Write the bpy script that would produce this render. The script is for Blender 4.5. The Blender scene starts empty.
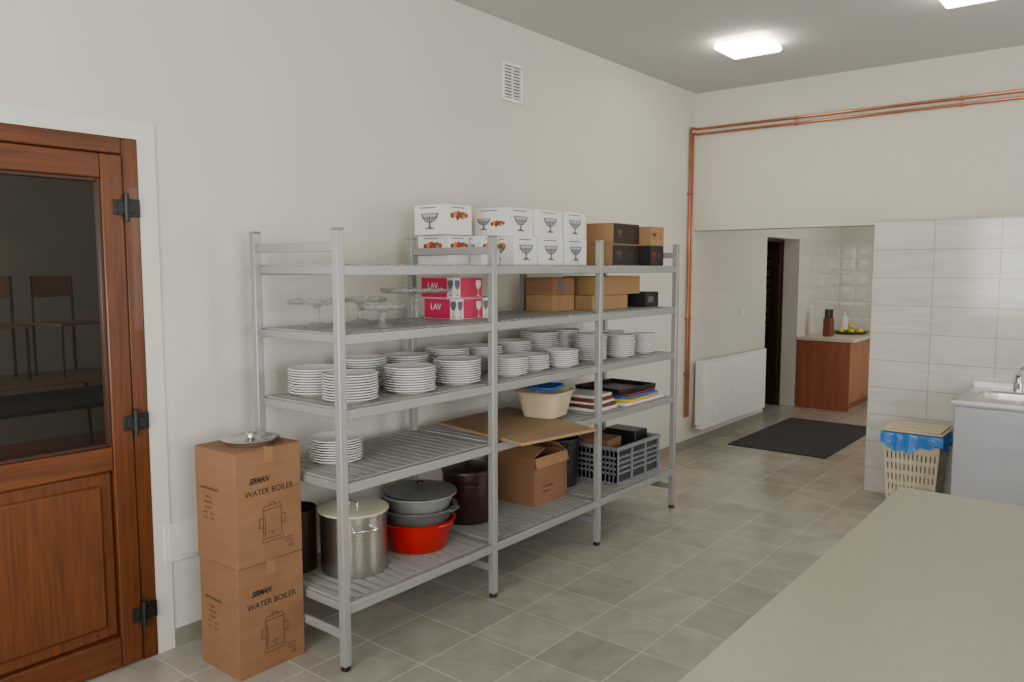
import bpy, bmesh, math, random
from mathutils import Vector, Matrix, Euler
random.seed(7)
COL=bpy.context.scene.collection
R90=math.pi/2
def lin(c):
    o=[]
    for v in c[:3]:
        v/=255.0
        o.append(v/12.92 if v<=.04045 else ((v+.055)/1.055)**2.4)
    return o
MATS={}
def M(name,rgb,rough=.6,metal=0,var=.05,ns=6,bump=0,bs=80,st=(1,1,1),trans=0,coat=0,em=0,ior=None,alpha=1,detail=3):
    if name in MATS: return MATS[name]
    m=bpy.data.materials.new(name);m.use_nodes=True
    nt=m.node_tree;n=nt.nodes;l=nt.links
    b=n['Principled BSDF']
    c=lin(rgb)
    tc=n.new('ShaderNodeTexCoord');mp=n.new('ShaderNodeMapping');mp.inputs['Scale'].default_value=st
    l.new(tc.outputs['Object'],mp.inputs['Vector'])
    no=n.new('ShaderNodeTexNoise');no.inputs['Scale'].default_value=ns;no.inputs['Detail'].default_value=detail
    l.new(mp.outputs[0],no.inputs['Vector'])
    mx=n.new('ShaderNodeMix');mx.data_type='RGBA'
    mr=n.new('ShaderNodeMapRange');mr.inputs['From Min'].default_value=.3;mr.inputs['From Max'].default_value=.7
    l.new(no.outputs['Fac'],mr.inputs['Value']);l.new(mr.outputs[0],mx.inputs['Factor'])
    mx.inputs['A'].default_value=[max(0,x*(1-var)) for x in c]+[1]
    mx.inputs['B'].default_value=[min(1,x*(1+var)) for x in c]+[1]
    l.new(mx.outputs['Result'],b.inputs['Base Color'])
    b.inputs['Roughness'].default_value=rough;b.inputs['Metallic'].default_value=metal
    b.inputs['Transmission Weight'].default_value=trans;b.inputs['Coat Weight'].default_value=coat
    b.inputs['Alpha'].default_value=alpha
    if ior: b.inputs['IOR'].default_value=ior
    if em:
        b.inputs['Emission Color'].default_value=c+[1];b.inputs['Emission Strength'].default_value=em
    if bump:
        nb=n.new('ShaderNodeTexNoise');nb.inputs['Scale'].default_value=bs;l.new(mp.outputs[0],nb.inputs['Vector'])
        bp=n.new('ShaderNodeBump');bp.inputs['Strength'].default_value=bump;bp.inputs['Distance'].default_value=.01
        l.new(nb.outputs['Fac'],bp.inputs['Height']);l.new(bp.outputs[0],b.inputs['Normal'])
    MATS[name]=m
    return m
def TILE(name,c1,c2,cm,w,h,rough,ax,mort=.003,offset=0,pillow=0,streak=(6,6,6),shift=(0,0),mot=(.9,1.08)):
    m=bpy.data.materials.new(name);m.use_nodes=True
    nt=m.node_tree;n=nt.nodes;l=nt.links;b=n['Principled BSDF']
    tc=n.new('ShaderNodeTexCoord');sp=n.new('ShaderNodeSeparateXYZ');cb=n.new('ShaderNodeCombineXYZ')
    l.new(tc.outputs['Object'],sp.inputs[0])
    for k in (0,1):
        ad=n.new('ShaderNodeMath');ad.operation='ADD';ad.inputs[1].default_value=shift[k]
        l.new(sp.outputs[ax[k]],ad.inputs[0]);l.new(ad.outputs[0],cb.inputs[k])
    def brick(ms,sm):
        br=n.new('ShaderNodeTexBrick');l.new(cb.outputs[0],br.inputs['Vector'])
        br.offset=offset;br.squash=1
        br.inputs['Scale'].default_value=1;br.inputs['Mortar Size'].default_value=ms;br.inputs['Mortar Smooth'].default_value=sm
        br.inputs['Brick Width'].default_value=w;br.inputs['Row Height'].default_value=h
        br.inputs['Color1'].default_value=lin(c1)+[1];br.inputs['Color2'].default_value=lin(c2)+[1];br.inputs['Mortar'].default_value=lin(cm)+[1]
        return br
    br=brick(mort,.1)
    no=n.new('ShaderNodeTexNoise');no.inputs['Scale'].default_value=1;no.inputs['Detail'].default_value=6;no.inputs['Distortion'].default_value=.8
    mp=n.new('ShaderNodeMapping');mp.inputs['Scale'].default_value=streak;l.new(tc.outputs['Object'],mp.inputs[0]);l.new(mp.outputs[0],no.inputs['Vector'])
    mr=n.new('ShaderNodeMapRange');mr.inputs['From Min'].default_value=.3;mr.inputs['From Max'].default_value=.7
    mr.inputs['To Min'].default_value=mot[0];mr.inputs['To Max'].default_value=mot[1];l.new(no.outputs['Fac'],mr.inputs[0])
    mu=n.new('ShaderNodeVectorMath');mu.operation='SCALE';l.new(br.outputs['Color'],mu.inputs[0]);l.new(mr.outputs[0],mu.inputs['Scale'])
    l.new(mu.outputs[0],b.inputs['Base Color']);b.inputs['Roughness'].default_value=rough
    src=brick(.045,1.0) if pillow else br
    iv=n.new('ShaderNodeMath');iv.operation='SUBTRACT';iv.inputs[0].default_value=1;l.new(src.outputs['Fac'],iv.inputs[1])
    bp=n.new('ShaderNodeBump');bp.inputs['Strength'].default_value=1 if pillow else .35;bp.inputs['Distance'].default_value=pillow or .003
    l.new(iv.outputs[0],bp.inputs['Height']);l.new(bp.outputs[0],b.inputs['Normal'])
    return m
def WOOD(name,c1,c2,st,rough=.4,coat=.2):
    m=bpy.data.materials.new(name);m.use_nodes=True
    nt=m.node_tree;n=nt.nodes;l=nt.links;b=n['Principled BSDF']
    tc=n.new('ShaderNodeTexCoord');mp=n.new('ShaderNodeMapping');mp.inputs['Scale'].default_value=st
    l.new(tc.outputs['Object'],mp.inputs[0])
    no=n.new('ShaderNodeTexNoise');no.inputs['Scale'].default_value=1;no.inputs['Detail'].default_value=7;no.inputs['Roughness'].default_value=.65;no.inputs['Distortion'].default_value=.4
    l.new(mp.outputs[0],no.inputs['Vector'])
    cr=n.new('ShaderNodeValToRGB');cr.color_ramp.elements[0].position=.34;cr.color_ramp.elements[1].position=.66
    cr.color_ramp.elements[0].color=lin(c1)+[1];cr.color_ramp.elements[1].color=lin(c2)+[1]
    l.new(no.outputs['Fac'],cr.inputs[0]);l.new(cr.outputs[0],b.inputs['Base Color'])
    b.inputs['Roughness'].default_value=rough;b.inputs['Coat Weight'].default_value=coat
    return m
class MB:
    def __init__(s): s.bm=bmesh.new();s.ms=[]
    def ix(s,m):
        if m not in s.ms: s.ms.append(m)
        return s.ms.index(m)
    def F(s,vs,m):
        try:
            f=s.bm.faces.new(vs);f.material_index=s.ix(m);return f
        except ValueError: return None
    def box(s,x0,x1,y0,y1,z0,z1,m,T=None):
        P=[Vector((x,y,z)) for z in (z0,z1) for y in (y0,y1) for x in (x0,x1)]
        if T is not None: P=[T@p for p in P]
        v=[s.bm.verts.new(p) for p in P]
        for q in ((0,2,3,1),(4,5,7,6),(0,1,5,4),(2,6,7,3),(0,4,6,2),(1,3,7,5)): s.F([v[i] for i in q],m)
        return s
    def bx(s,c,d,m,r=(0,0,0)):
        T=Matrix.Translation(c)@Euler(r).to_matrix().to_4x4()
        return s.box(-d[0]/2,d[0]/2,-d[1]/2,d[1]/2,-d[2]/2,d[2]/2,m,T)
    def lathe(s,prof,m,c=(0,0,0),seg=32,T=None,sy=1):
        rings=[]
        for r,z in prof:
            if r<1e-6: P=[Vector((c[0],c[1],c[2]+z))]
            else: P=[Vector((c[0]+r*math.cos(2*math.pi*i/seg),c[1]+sy*r*math.sin(2*math.pi*i/seg),c[2]+z)) for i in range(seg)]
            if T is not None: P=[T@p for p in P]
            rings.append([s.bm.verts.new(p) for p in P])
        for a,b in zip(rings,rings[1:]):
            for i in range(seg):
                j=(i+1)%seg
                if len(a)==1 and len(b)==1: continue
                if len(a)==1: s.F([a[0],b[i],b[j]],m)
                elif len(b)==1: s.F([a[i],a[j],b[0]],m)
                else: s.F([a[i],a[j],b[j],b[i]],m)
        return s
    def cyl(s,p0,p1,r,m,seg=16,r2=None):
        p0=Vector(p0);p1=Vector(p1);d=p1-p0;r2=r if r2 is None else r2
        T=Matrix.Translation(p0)@d.to_track_quat('Z','Y').to_matrix().to_4x4()
        return s.lathe([(0,0),(r,0),(r2,d.length),(0,d.length)],m,seg=seg,T=T)
    def tube(s,pts,r,m,seg=8,closed=False):
        pts=[Vector(p) for p in pts];n=len(pts);rings=[];up=None
        for i in range(n):
            if closed: d=pts[(i+1)%n]-pts[i-1]
            else: d=pts[min(i+1,n-1)]-pts[max(i-1,0)]
            d.normalize()
            if up is None:
                up=Vector((0,0,1)) if abs(d.z)<.9 else Vector((1,0,0))
            a=(up-d*up.dot(d)).normalized();b=d.cross(a);up=a
            rings.append([s.bm.verts.new(pts[i]+r*(a*math.cos(2*math.pi*k/seg)+b*math.sin(2*math.pi*k/seg))) for k in range(seg)])
        for i in range(n if closed else n-1):
            A=rings[i];B=rings[(i+1)%n]
            for k in range(seg): s.F([A[k],A[(k+1)%seg],B[(k+1)%seg],B[k]],m)
        if not closed: s.F(rings[0][::-1],m);s.F(rings[-1],m)
        return s
    def poly(s,pts,m,z=0):
        s.F([s.bm.verts.new((p[0],p[1],z)) for p in pts],m);return s
    def stroke(s,pts,w,m,z=0):
        for a,b in zip(pts,pts[1:]):
            a=Vector(a);b=Vector(b);d=b-a
            if d.length<1e-6: continue
            nn=Vector((-d.y,d.x)).normalized()*w/2
            s.poly([a-nn,b-nn,b+nn,a+nn],m,z)
        return s
    def disc(s,c,r,m,z=0,ry=None,seg=14):
        ry=ry or r
        return s.poly([(c[0]+r*math.cos(2*math.pi*i/seg),c[1]+ry*math.sin(2*math.pi*i/seg)) for i in range(seg)],m,z)
    def obj(s,name,parent=None,loc=(0,0,0),rot=(0,0,0),bev=0,seg=2,flat=False,recalc=True):
        if recalc: bmesh.ops.recalc_face_normals(s.bm,faces=s.bm.faces)
        if not flat:
            for f in s.bm.faces: f.smooth=True
            for e in s.bm.edges:
                if len(e.link_faces)==2 and e.calc_face_angle(0)>.6: e.smooth=False
        me=bpy.data.meshes.new(name);s.bm.to_mesh(me);s.bm.free()
        for m in s.ms: me.materials.append(m)
        o=bpy.data.objects.new(name,me);COL.objects.link(o);o.location=loc;o.rotation_euler=rot
        if parent: o.parent=parent
        if bev:
            b=o.modifiers.new('bevel','BEVEL');b.width=bev;b.segments=seg;b.limit_method='ANGLE';b.angle_limit=.7
            b.harden_normals=False
        return o
def tag(o,label,cat,group=None):
    o['label']=label;o['category']=cat
    if group: o['group']=group
    return o
def thing(name,label,cat,loc=(0,0,0),rot=(0,0,0),group=None):
    o=bpy.data.objects.new(name,None);o.empty_display_size=.05;COL.objects.link(o);o.location=loc;o.rotation_euler=rot
    return tag(o,label,cat,group)
def struct(o): o['kind']='structure';return o
def dup(root,loc,rot=None,label=None):
    r=root.copy();COL.objects.link(r);r.location=loc
    if rot is not None: r.rotation_euler=rot
    if label: r['label']=label
    def rec(src,dst):
        for ch in src.children:
            c=ch.copy();COL.objects.link(c);c.parent=dst;c.matrix_parent_inverse=ch.matrix_parent_inverse.copy();rec(ch,c)
    rec(root,r)
    return r
def text(s,size,mat,parent,loc,rot,name='printed_text',bold=0,sx=1,shear=0):
    cu=bpy.data.curves.new('t','FONT');cu.body=s;cu.size=size;cu.align_x='CENTER';cu.align_y='CENTER';cu.offset=bold;cu.shear=shear
    t=bpy.data.objects.new('t',cu);COL.objects.link(t)
    bpy.context.view_layer.update()
    me=bpy.data.meshes.new_from_object(t.evaluated_get(bpy.context.evaluated_depsgraph_get()))
    bpy.data.objects.remove(t);me.materials.clear();me.materials.append(mat)
    o=bpy.data.objects.new(name,me);COL.objects.link(o);o.parent=parent;o.location=loc;o.rotation_euler=rot;o.scale=(sx,1,1)
    return o
FX=(R90,0,R90)   # decal on a +x face
FY=(R90,0,0)     # decal on a -y face

# ---------------- materials
m_wall=M('plaster_white',(208,204,192),.9,var=.02,ns=1.5,bump=.05,bs=120)
m_gloss=M('satin_wall_paint',(209,206,196),.3,var=.015,ns=1.5,bump=.12,bs=60)
m_band=M('plaster_band',(213,211,202),.85,var=.01)
m_ceil=M('ceiling_paint',(194,194,190),.9,var=.015,ns=1)
m_floor=TILE('floor_tiles',(154,149,138),(170,164,152),(192,186,175),.333,.333,.27,(0,1),.0036,0,streak=(6,6,6),shift=(.05,.1),mot=(.85,1.11))
m_tile=TILE('wall_tiles',(194,190,184),(200,196,190),(164,160,153),.40,.20,.11,(0,2),.0032,0,streak=(2.5,2.5,16),shift=(.345,.02),mot=(.89,1.09))
m_tilek=TILE('kitchen_tiles',(206,201,192),(211,206,196),(190,185,176),.20,.20,.08,(1,2),.003,0,pillow=.0022,streak=(3,3,9),mot=(.95,1.04))
m_tilek2=TILE('kitchen_tiles_end',(206,201,192),(211,206,196),(190,185,176),.20,.20,.08,(0,2),.003,0,pillow=.0022,streak=(3,3,9),mot=(.95,1.04))
m_base=M('baseboard_tile',(138,132,121),.4,ns=4)
m_wood=WOOD('door_wood',(76,38,12),(110,58,20),(60,60,2.5),.4,.1)
m_woodh=WOOD('door_wood_rail',(76,38,12),(109,57,20),(60,2.5,60),.4,.1)
m_blk=M('black_plastic',(22,22,23),.45)
m_hallf=M('hall_floor_red',(132,72,52),.35,ns=3)
m_hallw=M('hall_wall',(142,136,120),.8,var=.15,ns=1.2)
m_metal=M('shelf_aluminium',(160,160,157),.42,.35,var=.03,ns=10)
m_deck=M('shelf_deck_plastic',(156,156,152),.5,0,var=.03,ns=10)
m_card=M('carton_brown',(136,98,68),.8,var=.06,ns=5,bump=.05,bs=50,st=(1,1,6))
m_card2=M('carton_inner',(158,120,84),.85,var=.05)
m_tape=M('packing_tape',(152,114,80),.25,var=.02)
m_ink=M('black_ink',(42,31,25),.7)
m_kraft=M('kraft_board',(156,121,82),.8,var=.05,ns=6)
m_sheet=M('cardboard_sheet_brown',(150,124,92),.8,var=.06,ns=4)
m_darkbox=M('dark_printed_board',(36,31,28),.5,ns=12,var=.2)
m_whitebox=M('white_gloss_board',(222,221,217),.4,var=.01)
m_gray=M('grey_print',(98,100,104),.5)
m_lgray=M('light_grey_print',(176,178,182),.5)
m_pink=M('magenta_print',(195,26,80),.4,var=.03)
m_porc=M('white_porcelain',(230,229,225),.18,var=.01)
m_glass=M('clear_glass',(160,164,157),.04,var=.4,ns=45,alpha=.42,bump=.5,bs=90)
m_steel=M('stainless_steel',(204,204,202),.16,1,var=.04,ns=3)
m_steelb=M('brushed_steel',(186,182,174),.3,1,var=.08,ns=3,st=(1,1,25))
m_sinks=M('sink_steel',(176,175,172),.3,1,var=.04,ns=3)
m_white=M('white_enamel',(220,219,214),.3,var=.01)
m_red=M('red_plastic',(172,16,14),.3,var=.04)
m_cream=M('cream_enamel',(208,200,176),.35,var=.02)
m_grayp=M('grey_enamel',(92,93,92),.35,var=.08)
m_grayi=M('grey_bowl_inside',(128,129,126),.3,var=.05)
m_brownp=M('dark_brown_enamel',(50,28,24),.3,var=.1)
m_copper=M('copper_pipe',(176,116,90),.3,.8,var=.12,ns=8)
m_crate=M('grey_crate_plastic',(126,131,137),.5,var=.04)
m_basin=M('cream_plastic',(196,184,154),.35,var=.02)
m_blue=M('blue_plastic',(30,100,190),.35,var=.04)
m_tan=M('cream_basket_plastic',(204,192,166),.45,var=.03)
m_tanlid=M('tan_lid_plastic',(200,186,156),.4,var=.01)
m_bag=M('blue_bag',(50,120,200),.3,var=.1,ns=20,bump=.5,bs=30)
m_worktop=M('beige_worktop',(151,148,129),.36,var=.02,ns=30)
m_edge=M('worktop_edge',(144,141,124),.5)
m_cherry=WOOD('cherry_board',(138,72,42),(160,90,54),(16,16,1),.4,.1)
m_cherry2=WOOD('cherry_door_board',(160,96,60),(180,114,74),(16,16,1),.35,.1)
m_counter=M('counter_laminate',(208,197,178),.35,var=.06,ns=40)
m_mat=M('dark_mat_pile',(56,55,53),.95,var=.3,ns=60,bump=.6,bs=150)
m_sinkbody=M('sink_cabinet_grey',(156,158,161),.35,.3,var=.02)
m_yellow=M('yellow_board',(225,180,40),.4)
m_black2=M('black_tray',(28,28,30),.4)
m_chrome=M('chrome',(215,215,215),.08,1,var=0)
m_lampw=M('lamp_cover',(255,246,225),.4,var=0,em=20)
m_radi=M('radiator_white',(230,229,225),.35,var=.01)
m_dwood=WOOD('dark_brown_wood',(42,24,16),(66,38,24),(10,10,1),.4,.1)
m_green=M('green_leaf',(60,120,50),.5)
m_orange=M('orange_print',(214,120,40),.5)
m_redp=M('red_fruit_print',(180,40,40),.5)
m_brownpr=M('brown_print',(110,60,30),.5)

# ---------------- room shell
H=3.19
def shell(name,boxes,m):
    b=MB()
    for q in boxes: b.box(*q[:6],m)
    return struct(b.obj(name,flat=True))
shell('floor',[(-5.2,5.8,-2.4,11.2,-.1,0)],m_floor)
b=MB();b.box(-5.0,-.2,-2.2,6.5,0,.004,m_hallf);struct(b.obj('floor_hall',flat=True))
shell('ceiling',[(-5.2,5.8,-2.4,11.2,H,H+.1)],m_ceil)
shell('wall_left',[(-.2,0,-2.4,.52,0,H),(-.2,0,.52,1.585,2.167,H),(-.2,0,1.585,8.41,0,H),(-.2,0,8.41,9.4,1.985,H),(-.2,0,9.4,11.0,0,H)],m_wall)
shell('wall_back',[(0,5.6,6.63,6.83,1.985,H)],m_wall)
shell('wall_tiled',[(1.66,5.6,6.15,6.83,0,1.985)],m_tile)
shell('wall_right',[(5.6,5.8,-2.4,11.2,0,.9),(5.6,5.8,-2.4,11.2,2.6,H),(5.6,5.8,-2.4,-.9,.9,2.6),(5.6,5.8,.9,4.2,.9,2.6),(5.6,5.8,6.0,11.2,.9,2.6)],m_wall)
shell('wall_front',[(-.2,5.6,-2.4,-2.2,0,.9),(-.2,5.6,-2.4,-2.2,2.6,H),(-.2,1.0,-2.4,-2.2,.9,2.6),(4.4,5.6,-2.4,-2.2,.9,2.6)],m_wall)
shell('wall_kitchen_end',[(-2.2,5.6,11.0,11.2,0,H)],m_wall)
shell('wall_kitchen_right',[(3.2,3.3,6.83,11.0,0,H)],m_wall)
shell('wall_hall_far',[(-5.2,-5.0,-2.4,6.6,0,H),(-5.2,-.2,6.5,6.7,0,H),(-5.2,-.2,-2.4,-2.2,0,H)],m_hallw)
shell('wall_store_far',[(-2.2,-2.1,6.7,11.0,0,H)],m_hallw)
shell('trim_1',[(0,.008,9.4,11.0,.0,2.0)],m_tilek)
shell('trim_2',[(0.008,3.2,10.992,11.0,.0,2.0)],m_tilek2)
shell('trim_4',[(0,.003,1.66,8.41,.08,1.42)],m_gloss)
shell('baseboard_left',[(0,.012,1.66,8.41,0,.08)],m_base)
shell('trim_3',[(0,.008,1.585,1.66,0,2.235),(0,.008,.45,1.585,2.167,2.235)],m_band)
def window(name,loc,rot,w,h):
    r=thing(name,'','',loc,rot);del r['label'];del r['category'];struct(r)
    b=MB()
    for x0,x1,z0,z1 in ((-w/2,w/2,0,.06),(-w/2,w/2,h-.06,h),(-w/2,-w/2+.06,.06,h-.06),(w/2-.06,w/2,.06,h-.06),(-.04,.04,.06,h-.06)):
        b.box(x0,x1,-.03,.03,z0,z1,m_white)
    b.obj('window_frame',r,bev=.004)
    return r
window('added_window_1',(5.7,0,.9),(0,0,R90),1.8,1.7)  # unseen windows, added on the right and front walls to light the room
window('added_window_2',(5.7,5.1,.9),(0,0,R90),1.8,1.7)
window('added_window_3',(2.7,-2.3,.9),(0,0,0),3.4,1.7)

# ---------------- wooden glazed door
d=thing('door_1','','');del d['label'];del d['category'];struct(d)
b=MB()
b.box(-.08,.012,1.52,1.585,0,2.167,m_wood);b.box(-.08,.012,.52,.585,0,2.167,m_wood);b.box(-.08,.012,.585,1.52,2.10,2.167,m_woodh)
b.obj('frame',d,bev=.006)
b=MB()
b.box(-.05,.022,1.43,1.516,.012,2.096,m_wood);b.box(-.05,.022,.589,.675,.012,2.096,m_wood)
b.box(-.05,.022,.675,1.43,2.0,2.096,m_woodh);b.box(-.05,.022,.675,1.43,.835,.935,m_woodh);b.box(-.05,.022,.675,1.43,.012,.14,m_woodh)
b.obj('door_leaf',d,bev=.006)
b=MB();b.box(-.03,.004,.675,1.43,.14,.835,m_wood)
b.box(-.02,.014,.72,1.385,.19,.785,m_wood);b.obj('panel',d,bev=.012)
m_dg=M('door_glass',(34,35,33),.02,var=0,alpha=.30)
b=MB();b.box(-.016,-.010,.675,1.43,.935,2.0,m_dg);b.obj('glass_pane',d)
b=MB()
for y0,y1,z0,z1 in ((.675,.69,.935,2.0),(1.415,1.43,.935,2.0),(.69,1.415,.935,.95),(.69,1.415,1.985,2.0)): b.box(-.009,.016,y0,y1,z0,z1,m_dwood)
b.obj('glazing_bead',d,bev=.003)
for hz in (1.89,1.02,.21):
    b=MB();b.box(.012,.02,1.53,1.583,hz-.035,hz+.035,m_blk);b.box(.022,.03,1.475,1.515,hz-.03,hz+.03,m_blk)
    b.cyl((.032,1.522,hz-.055),(.032,1.522,hz+.055),.011,m_blk,12);b.box(.02,.034,1.49,1.565,hz-.02,hz+.02,m_blk)
    b.obj('hinge',d,bev=.002)
b=MB();b.box(.0035,.014,1.63,1.84,.385,.55,m_band);b.box(.014,.018,1.645,1.825,.4,.535,m_band)
tag(b.obj('access_panel',bev=.003),'white rectangular access cover on the plaster wall beside the door','access panel')
v=thing('wall_vent','white slatted ventilation grille set high on plaster wall','vent',(0,4.01,2.70))
b=MB()
for q in ((-.1,.1,0,.02),(-.1,.1,.22,.24),(-.1,-.082,.02,.22),(.082,.1,.02,.22)): b.box(0,.016,q[0],q[1],q[2],q[3],m_white)
b.obj('vent_frame',v,bev=.002)
m_dark=M('vent_dark',(110,110,106),.8)
b=MB()
b.box(.0005,.002,-.082,.082,.02,.22,m_dark)
for i in range(10): b.bx((.009,0,.033+i*.0195),(.012,.164,.010),m_white,(0,.5,0))
b.box(.003,.014,-.004,.004,.02,.22,m_white)
b.obj('louver_slats',v)
def switch(loc,rot,label):
    s=thing('wall_switch',label,'switch',loc,rot)
    b=MB();b.box(-.04,.04,-.01,0,-.04,.04,m_white);b.obj('cover_plate',s,bev=.003)
    b=MB();b.box(-.028,.028,-.015,-.01,-.03,.03,m_white);b.obj('rocker',s,bev=.002)
switch((.0035,7.75,1.2),(0,0,R90),'small white light switch above the radiator')
switch((1.0,10.992,1.25),(0,0,0),'small white light switch on kitchen wall tiles')

# ---------------- ceiling lamps
def lamp(loc):
    l=thing('ceiling_lamp','glowing rounded-square flush ceiling lamp with white cover','lamp',loc,group='square ceiling lamps')
    b=MB();b.box(-.14,.14,-.14,.14,-.015,0,m_white);b.obj('lamp_base',l,bev=.005)
    b=MB();b.box(-.175,.175,-.175,.175,-.06,-.015,m_lampw);b.obj('lamp_shade',l,bev=.02,seg=4)
    return l
l0=lamp((1.0,5.35,H));dup(l0,(2.40,5.06,H));dup(l0,(1.7,8.9,H))  # last copy is unseen, added over the kitchen for glints on its tiles
# ---------------- copper pipes
cp=thing('copper_pipes','paired copper heating pipes on clips along wall above the opening','pipes',(0,0,0))
for z,x,yv in ((2.875,.022,6.50),(2.83,.022,6.545)):
    b=MB()
    y=6.60
    b.tube([(5.57,y,z),(x+.04,y,z),(x+.012,y-.006,z),(x,y-.025,z),(x,yv+.018,z),(x,yv+.004,z-.008),(x,yv,z-.03),(x,yv,.30)],.0115,m_copper,10)
    for xx in (.9,2.1,3.3): b.bx((xx,y+.01,z),(.02,.036,.03),m_copper)
    for zz in (2.3,1.2,.7): b.bx((x-.003,yv,zz),(.028,.03,.02),m_copper)
    b.obj('pipe',cp)
# ---------------- radiator
r=thing('radiator','white ribbed steel panel radiator mounted under the switch','radiator',(.004,6.67,.17))
b=MB();L=1.5;b.box(.03,.045,0,L,0,.62,m_radi)
n=38
for i in range(n):
    y=.012+i*(L-.024)/n;b.box(.105,.112,y,y+.026,.035,.585,m_radi)
b.box(.098,.106,0,L,0,.62,m_radi)
b.obj('radiator_panel',r,bev=.003)
b=MB();b.box(.03,.11,0,L,.62,.632,m_radi);b.box(.03,.11,-.006,0,0,.632,m_radi);b.box(.03,.11,L,L+.006,0,.632,m_radi)
for i in range(30): b.box(.045,.1,.03+i*.049,.05+i*.049,.6321,.634,m_lgray)
b.obj('radiator_cover',r,bev=.002)
for y in (.2,1.26):
    b=MB();b.box(.0,.03,y,y+.04,.1,.5,m_radi);b.obj('bracket',r)
b=MB();b.tube([(.07,-.006,.05),(.07,-.06,.05)],.012,m_chrome);b.cyl((.07,-.05,.05),(.07,-.05,.13),.018,m_white);b.tube([(.07,-.045,.05),(.06,-.075,.03),(.045,-.085,.02)],.01,m_copper);b.obj('radiator_valve',r)

# ---------------- shelving
PY=[2.00,2.94,3.90,4.85];XB,XF=.185,.745
LV=[.28,.785,1.085,1.39,1.665]
S=thing('shelving_unit','long pale grey metal storage rack with five slatted shelves','shelving')
for k,y in enumerate(PY):
    for x in (XB,XF):
        b=MB();b.box(x-.018,x+.018,y-.018,y+.018,.02,1.80,m_metal)
        b.box(x-.02,x+.02,y-.02,y+.02,1.80,1.808,m_metal)
        b.cyl((x,y,0),(x,y,.02),.02,m_blk,12)
        b.obj('post',S,bev=.004)
    for z0 in (1.715,.13):
        if z0>1 and k==2: continue
        b=MB();b.box(XB+.018,XF-.018,y-.008,y+.008,z0,z0+.038,m_metal);b.obj('end_rail',S,bev=.003)
for k in range(3):
    y0,y1=PY[k]+.018,PY[k+1]-.018
    for z in LV:
        b=MB()
        b.box(XB-.014,XB+.014,y0,y1,z-.045,z-.004,m_metal);b.box(XF-.014,XF+.014,y0,y1,z-.045,z-.004,m_metal)
        b.box(XB+.018,XF-.018,y0-.012,y0+.008,z-.04,z-.006,m_metal);b.box(XB+.018,XF-.018,y1-.008,y1+.012,z-.04,z-.006,m_metal)
        b.obj('shelf_rail',S,bev=.003)
        b=MB();n=17;w=(y1-y0)/n
        for i in range(n):
            yy=y0+i*w
            b.box(XB+.016,XF-.016,yy+.003,yy+w-.012,z-.014,z,m_deck)
        for xx in (XB+.016,XB+.27,XF-.034): b.box(xx,xx+.018,y0+.003,y1-.003,z-.022,z-.004,m_deck)
        b.obj('shelf_deck',S)

# ---------------- water boiler cartons
def boiler_icon(s=1):
    b=MB();k=.0022
    def st(p): b.stroke([(x*s,y*s) for x,y in p],k,m_ink)
    st([(-.035,-.05),(-.035,.045),(.035,.045),(.035,-.05),(-.035,-.05)])
    st([(-.035,.045),(-.03,.058),(.03,.058),(.035,.045)]);st([(-.01,.058),(-.01,.066),(.01,.066),(.01,.058)])
    st([(-.035,.02),(-.05,.02),(-.05,-.01),(-.035,-.01)]);st([(.035,.02),(.05,.02),(.05,-.01),(.035,-.01)])
    st([(-.04,-.05),(-.04,-.062),(.04,-.062),(.04,-.05)]);st([(0,-.035),(0,-.045)]);st([(-.012,-.03),(.012,-.03)])
    st([(-.028,.03),(-.028,-.04)])
    return b
def carton(loc,rz,h,label):
    c=thing('water_boiler_carton',label,'cardboard box',loc,(0,0,rz),group='stacked water boiler cartons')
    W,D=.28,.31
    b=MB();b.box(-W/2,W/2,-D/2,D/2,0,h-.004,m_card)
    b.box(-W/2,W/2,-D/2,-.001,h-.004,h,m_card);b.box(-W/2,W/2,.001,D/2,h-.004,h,m_card)
    b.obj('carton_body',c,bev=.003)
    b=MB();b.box(-W/2-.0006,W/2+.0006,-.025,.025,h-.0002,h+.0006,m_tape);b.box(W/2,W/2+.0008,-.02,.02,h-.06,h,m_tape);b.obj('packing_tape',c)
    x=W/2+.0012
    text('WATER BOILER',.034,m_ink,c,(x,.0,h-.175),FX,bold=.0002,sx=.98)
    boiler_icon(1.25).obj('printed_icon',c,(x,.01,h-.31),FX,flat=True,recalc=False)
    text('SIRMAN',.032,m_ink,c,(x,-.05,h-.125),FX,bold=.0012,sx=.8,shear=.45,name='printed_logo')
    text('CE',.022,m_ink,c,(x,.10,.035),FX)
    b=MB()
    for i,wd in enumerate((.04,.03,.04)): b.stroke([(-.0,-i*.010),(wd,-i*.010)],.002,m_ink)
    b.obj('printed_lines',c,(x,.07,.075),FX,flat=True,recalc=False)
    y=-D/2-.0012
    text('WATER BOILER',.018,m_ink,c,(-.04,y,h-.165),FY)
    for i,s in enumerate(('MODEL:','VOLTAGE:','POWER:','N.W.:      KGS','G.W.:      KGS')):
        text(s,.012,m_ink,c,(-.05,y,h-.20-.022*i),FY)
    return c
carton((.35,1.83,0),0,.462,'brown water boiler carton standing on floor under another carton')
carton((.36,1.822,.464),.03,.465,'brown water boiler carton stacked on top, metal lid above')
ld=thing('steel_lid','flat shiny stainless steel pot lid resting on brown carton','lid',(.37,1.83,.9305))
b=MB();b.lathe([(0,.0),(.10,.0),(.103,.016),(.116,.018),(.118,.022),(.110,.024),(.096,.023),(.085,.018),(.05,.021),(0,.024)],m_steel,seg=56);b.obj('lid_disc',ld)
b=MB();b.lathe([(.0,.024),(.012,.024),(.010,.034),(.022,.038),(.020,.043),(0,.045)],m_steel,seg=24);b.obj('knob',ld)

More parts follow.
